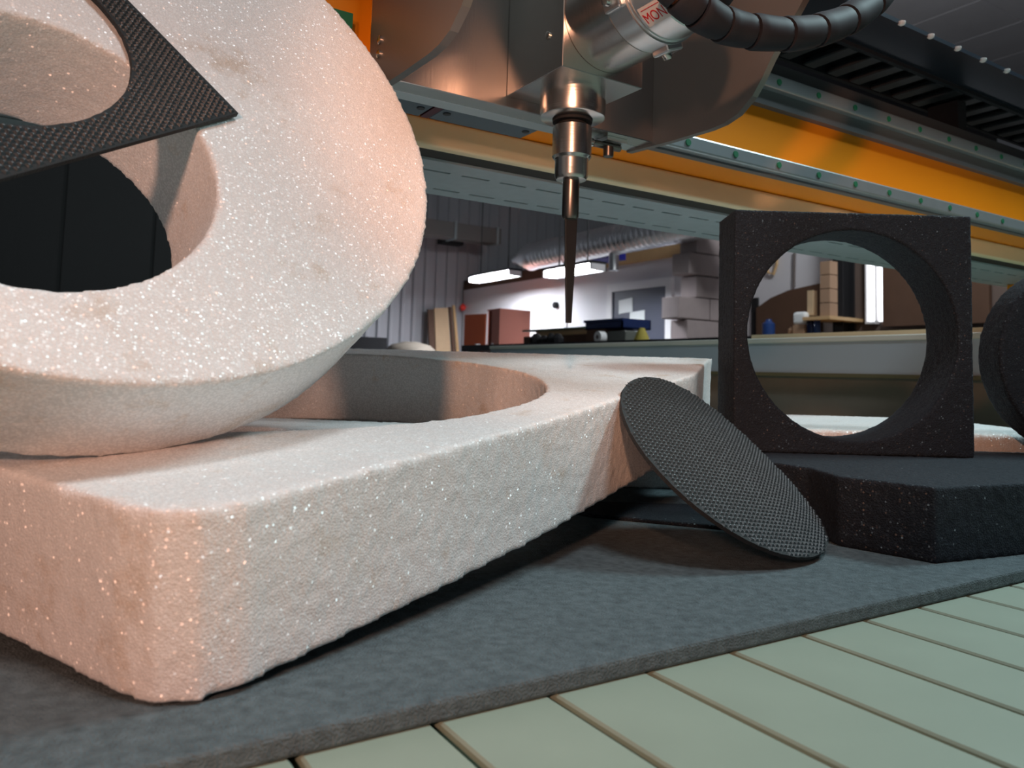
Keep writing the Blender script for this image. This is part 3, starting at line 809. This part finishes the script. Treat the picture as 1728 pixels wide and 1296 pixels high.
# ------------------------------------------------------------------ spindle carriage
c = thing('spindle_carriage', 'aluminium carriage with side plates riding on the gantry rails', 'carriage', (.45, .70, H + .281))
bevel(MB().box((.285, .692, H + .281), (.626, .718, H + .62)).build('front_plate', 'alu_dark', c), .0008, 1)
bevel(MB().box((.285, .718, H + .2815), (.626, .7405, H + .62)).build('back_plate', 'alu', c), .001, 1)
bevel(MB().box((.282, .7405, H + .30), (.626, .756, H + .62)).build('mounting_plate', 'alu', c), .001, 1)
gp = [(.740, .2795), (.690, .2765), (.66, .2750), (.60, .2735), (.580, .2748), (.560, .2800), (.540, .2935), (.528, .308), (.516, .3257), (.4846, .363), (.40, .465), (.40, .62), (.740, .62)]
for x0_, w_ in ((.277, .008), (.618, .008)):
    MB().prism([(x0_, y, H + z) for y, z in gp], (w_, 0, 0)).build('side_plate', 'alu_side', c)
for yy, zz_ in ((.713, .326), (.714, .312)):
    MB().rev((.277, yy, H + zz_), (-1, 0, 0), [(0, .0045), (.002, .0045), (.0028, .003)], 12).build('screw', 'steel', c, smooth=40)
# bearing blocks on the lower rail
bx_ = lambda px, py: onZ(px, py, H + .2835).x
for x0_, x1_ in ((.29, bx_(736, 178)), (bx_(752, 182), bx_(905, 222))):
    bk = bevel(MB().box((x0_, .742, H + .2835), (x1_, .784, H + .3115)).build('bearing_block', 'blue_grey', c), .001, 1)
    for xx in (x0_ + .010, x1_ - .010): MB().rev((xx, .757, H + .2836), (0, 0, -1), [(0, .0045), (.001, .0045)], 12).build('plug', 'dark_paint', bk)
MB().box((bx_(736, 178) + .001, .743, H + .2830), (bx_(752, 182) - .001, .783, H + .305)).build('wiper', 'maroon', c)
# sensor bracket with a socket screw
q = onZ(1012, 236, H + .281)
MB().box((q.x - .004, q.y - .02, H + .276), (q.x + .026, q.y + .006, H + .2808)).build('bracket', 'alu', c)
MB().tube([(q.x - .016, q.y - .008, H + .2725), (q.x + .003, q.y - .008, H + .2725), (q.x + .024, q.y - .008, H + .2725)], .0042, 12).build('sensor', 'dark_steel', c)
MB().rev((q.x - .016, q.y - .008, H + .2725), (-1, 0, 0), [(0, .0042), (.002, .0055), (.005, .0055), (.007, .003)], 14).build('sensor_tip', 'steel', c, smooth=40)
MB().rev((q.x + .004, q.y - .012, H + .270), (0, 0, -1), [(0, .0062), (.011, .0062), (.012, .0052)], 16).build('socket_screw', 'dark_steel', c, smooth=40)

# spindle: housing box, motor, nose, tool holder and knife
AX, AY = .462, .641
s = thing('spindle', 'silver spindle unit with motor, tool holder and hanging knife', 'spindle', (AX, AY, H + .0523))
hb_ = bevel(MB().box((.412, .590, H + .2925), (.512, .6915, H + .60)).build('housing', 'alu_dark', s), .0006, 1)
for px, py in ((852, 100), (925, 60)):
    q = onX(px, py, .412); MB().rev(q, (-1, 0, 0), [(0, .004), (.0015, .004), (.002, .0025)], 12).build('screw', 'steel', hb_, smooth=40)
MB().rev((AX, AY, H + .2925), (0, 0, -1), [(0, .0340), (.022, .0340), (.0240, .0335), (.0275, .0335), (.0285, .0320)], 56).build('nose', 'steel', s, smooth=35)
MB().rev((AX, AY, H + .2640), (0, 0, -1), [(0, .021), (.004, .0205), (.0045, .0150), (.0085, .0150)], 40).build('seal_ring', 'black', s, smooth=35)
MB().rev((AX, AY, H + .2560), (0, 0, -1), [(0, .0190), (.0010, .0202), (.0320, .0202), (.0345, .0185), (.0345, .0178), (.0360, .0172), (.0520, .0172), (.0560, .0155), (.0565, .0125)], 48).build('tool_holder', 'steel', s, smooth=30)
MB().rev((AX, AY, H + .1996), (0, 0, -1), [(0, .0086), (.0375, .0086), (.0405, .0072)], 28).build('shank', 'dark_steel', s, smooth=40)
# knife: flat tapered blade, turned edge-on partly to the camera
kd = (RT * .94 + FW * .34).normalized(); kn = V((kd.y, -kd.x, 0))
zz_ = [(.162, .0066), (.140, .0060), (.110, .0052), (.085, .0038), (.070, .0031), (.0523, .0026)]
kp = [V((AX, AY, H + z)) + kd * (w_ + .0012) for z, w_ in zz_] + [V((AX, AY, H + z)) - kd * (w_ - .0006) for z, w_ in reversed(zz_)]
kb = MB().prism([p_ - kn * .0016 for p_ in kp], kn * .0032).build('blade', 'dark_steel', s)
bevel(kb, .0006, 1)
# motor, axis towards the camera side
ZM = H + .3475
mo = MB().rev((AX, .590, ZM), (0, -1, 0), [(0, .0475), (.0005, .0490), (.058, .0490), (.0585, .0478)], 64).build('motor', 'alu_dark', s, smooth=35)
MB().rev((AX, .5315, ZM), (0, -1, 0), [(0, .0485), (.024, .0485), (.0245, .0470), (.027, .0470), (.0275, .046), (.0555, .046), (.0565, .045)], 64).build('end_bell', 'alu', mo, smooth=35)
MB().rev((AX, .4755, ZM), (0, -1, 0), [(0, .0435), (.014, .0425), (.024, .038), (.034, .024), (.038, .016)], 48).build('end_cap', 'chain', mo, smooth=50)
for ang in (200, 292, 20, 110):
    dx, dz = math.cos(math.radians(ang)), math.sin(math.radians(ang))
    ctr = V((AX + dx * .0475, .520, ZM + dz * .0475)); tn = V((-dz, 0, dx)); rad_ = V((dx, 0, dz))
    hx = [ctr + tn * a_ * .010 + V((0, b_ * .011, 0)) + rad_ * h_ for h_ in (-.004, .006) for a_, b_ in ((-1, -1), (1, -1), (1, 1), (-1, 1))]
    lug = bevel(MB().hexa(hx).build('lug', 'alu', mo), .002, 2)
    MB().rev(ctr + V((0, .002, 0)) + rad_ * .006, rad_, [(0, .0055), (.002, .0055), (.005, .0042), (.0055, .002)], 10).build('bolt', 'steel', lug, smooth=40)
# white sticker with red lettering, wrapped flat on the motor's side
q = V((AX, 0, ZM)); best = None
for k in range(720):
    a_ = math.radians(k / 2); p_ = V((AX + .0462 * math.cos(a_), .489, ZM + .0462 * math.sin(a_)))
    d_ = (p_ - EYE); u = d_.dot(RT); z = d_.dot(FW)
    r1 = (ray(1098, 26).normalized() - d_.normalized()).length
    if best is None or r1 < best[0]: best = (r1, a_)
a0 = best[1]
def ST(s_, y_, h_=0):
    a_ = a0 + s_ / .0462; return V((AX + (.0464 + h_) * math.cos(a_), y_, ZM + (.0464 + h_) * math.sin(a_)))
yS = .487
m = MB()
for k in range(8):
    s0, s1 = -.0095 + .019 * k / 8, -.0095 + .019 * (k + 1) / 8
    m.hexa([ST(s0, yS - .014), ST(s1, yS - .014), ST(s1, yS + .014), ST(s0, yS + .014), ST(s0, yS - .014, .0003), ST(s1, yS - .014, .0003), ST(s1, yS + .014, .0003), ST(s0, yS + .014, .0003)])
sk = m.build('sticker', 'sticker', mo)
cu = bpy.data.curves.new('lettering', 'FONT'); cu.body = 'MON'; cu.size = .0135; cu.align_x = 'CENTER'; cu.align_y = 'CENTER'; cu.extrude = .00012
tmp = bpy.data.objects.new('lettering_curve', cu); C.objects.link(tmp); bpy.context.view_layer.update()
me = bpy.data.meshes.new_from_object(tmp.evaluated_get(bpy.context.evaluated_depsgraph_get())); bpy.data.objects.remove(tmp)
lt = MB(); sgn = 1 if (ST(.005, yS) - ST(-.005, yS)).z > 0 else -1
for v in me.vertices: lt.v.append(ST(sgn * (v.co.y - .002), yS - v.co.x * .8, .00045 + v.co.z))
lt.f = [tuple(p_.vertices) for p_ in me.polygons]
lt.build('lettering', 'red_ink', sk)
MB().hexa([ST(sgn * .0062, yS - .011, .0003), ST(sgn * .0068, yS - .011, .0003), ST(sgn * .0068, yS + .011, .0003), ST(sgn * .0062, yS + .011, .0003),
           ST(sgn * .0062, yS - .011, .0006), ST(sgn * .0068, yS - .011, .0006), ST(sgn * .0068, yS + .011, .0006), ST(sgn * .0062, yS + .011, .0006)]).build('ruled_line', 'red_ink', sk)

# segmented cable conduit from the motor, hanging in a bow
cc = thing('cable_conduit', 'dark segmented cable conduit bowing from the motor to the right', 'cable conduit', (.55, .45, H + .33))
cp = [(1128, -30, .452), (1150, -6, .448), (1184, 22, .446), (1230, 45, .450), (1290, 56, .446), (1352, 56, .446), (1410, 42, .450), (1460, 14, .456), (1496, -24, .462), (1520, -70, .47)]
path = [onY(px, py, Y) for px, py, Y in cp]
def cr(p, t):
    i = min(int(t), len(p) - 2); u = t - i; a_, b_, c_, d_ = p[max(i - 1, 0)], p[i], p[i + 1], p[min(i + 2, len(p) - 1)]
    return .5 * (2 * b_ + (c_ - a_) * u + (2 * a_ - 5 * b_ + 4 * c_ - d_) * u * u + (3 * b_ - a_ - 3 * c_ + d_) * u ** 3)
NS = 10; Lt = len(path) - 1
MB().tube([cr(path, Lt * k / 60) for k in range(61)], .0095, 12).build('inner_cable', plain('warm_glint_orange', lin(150, 70, 20), .5), cc, smooth=60)  # orange inner cable paints the warm glint between the links
for k in range(NS):
    t0, t1 = Lt * (k + .03) / NS, Lt * (k + .97) / NS
    pp = [cr(path, t0 + (t1 - t0) * j / 8) for j in range(9)]
    MB().tube(pp, [.0150] + [.0158 - .0012 * j / 7 for j in range(7)] + [.0140], 18).build('link', 'chain', cc, smooth=50)
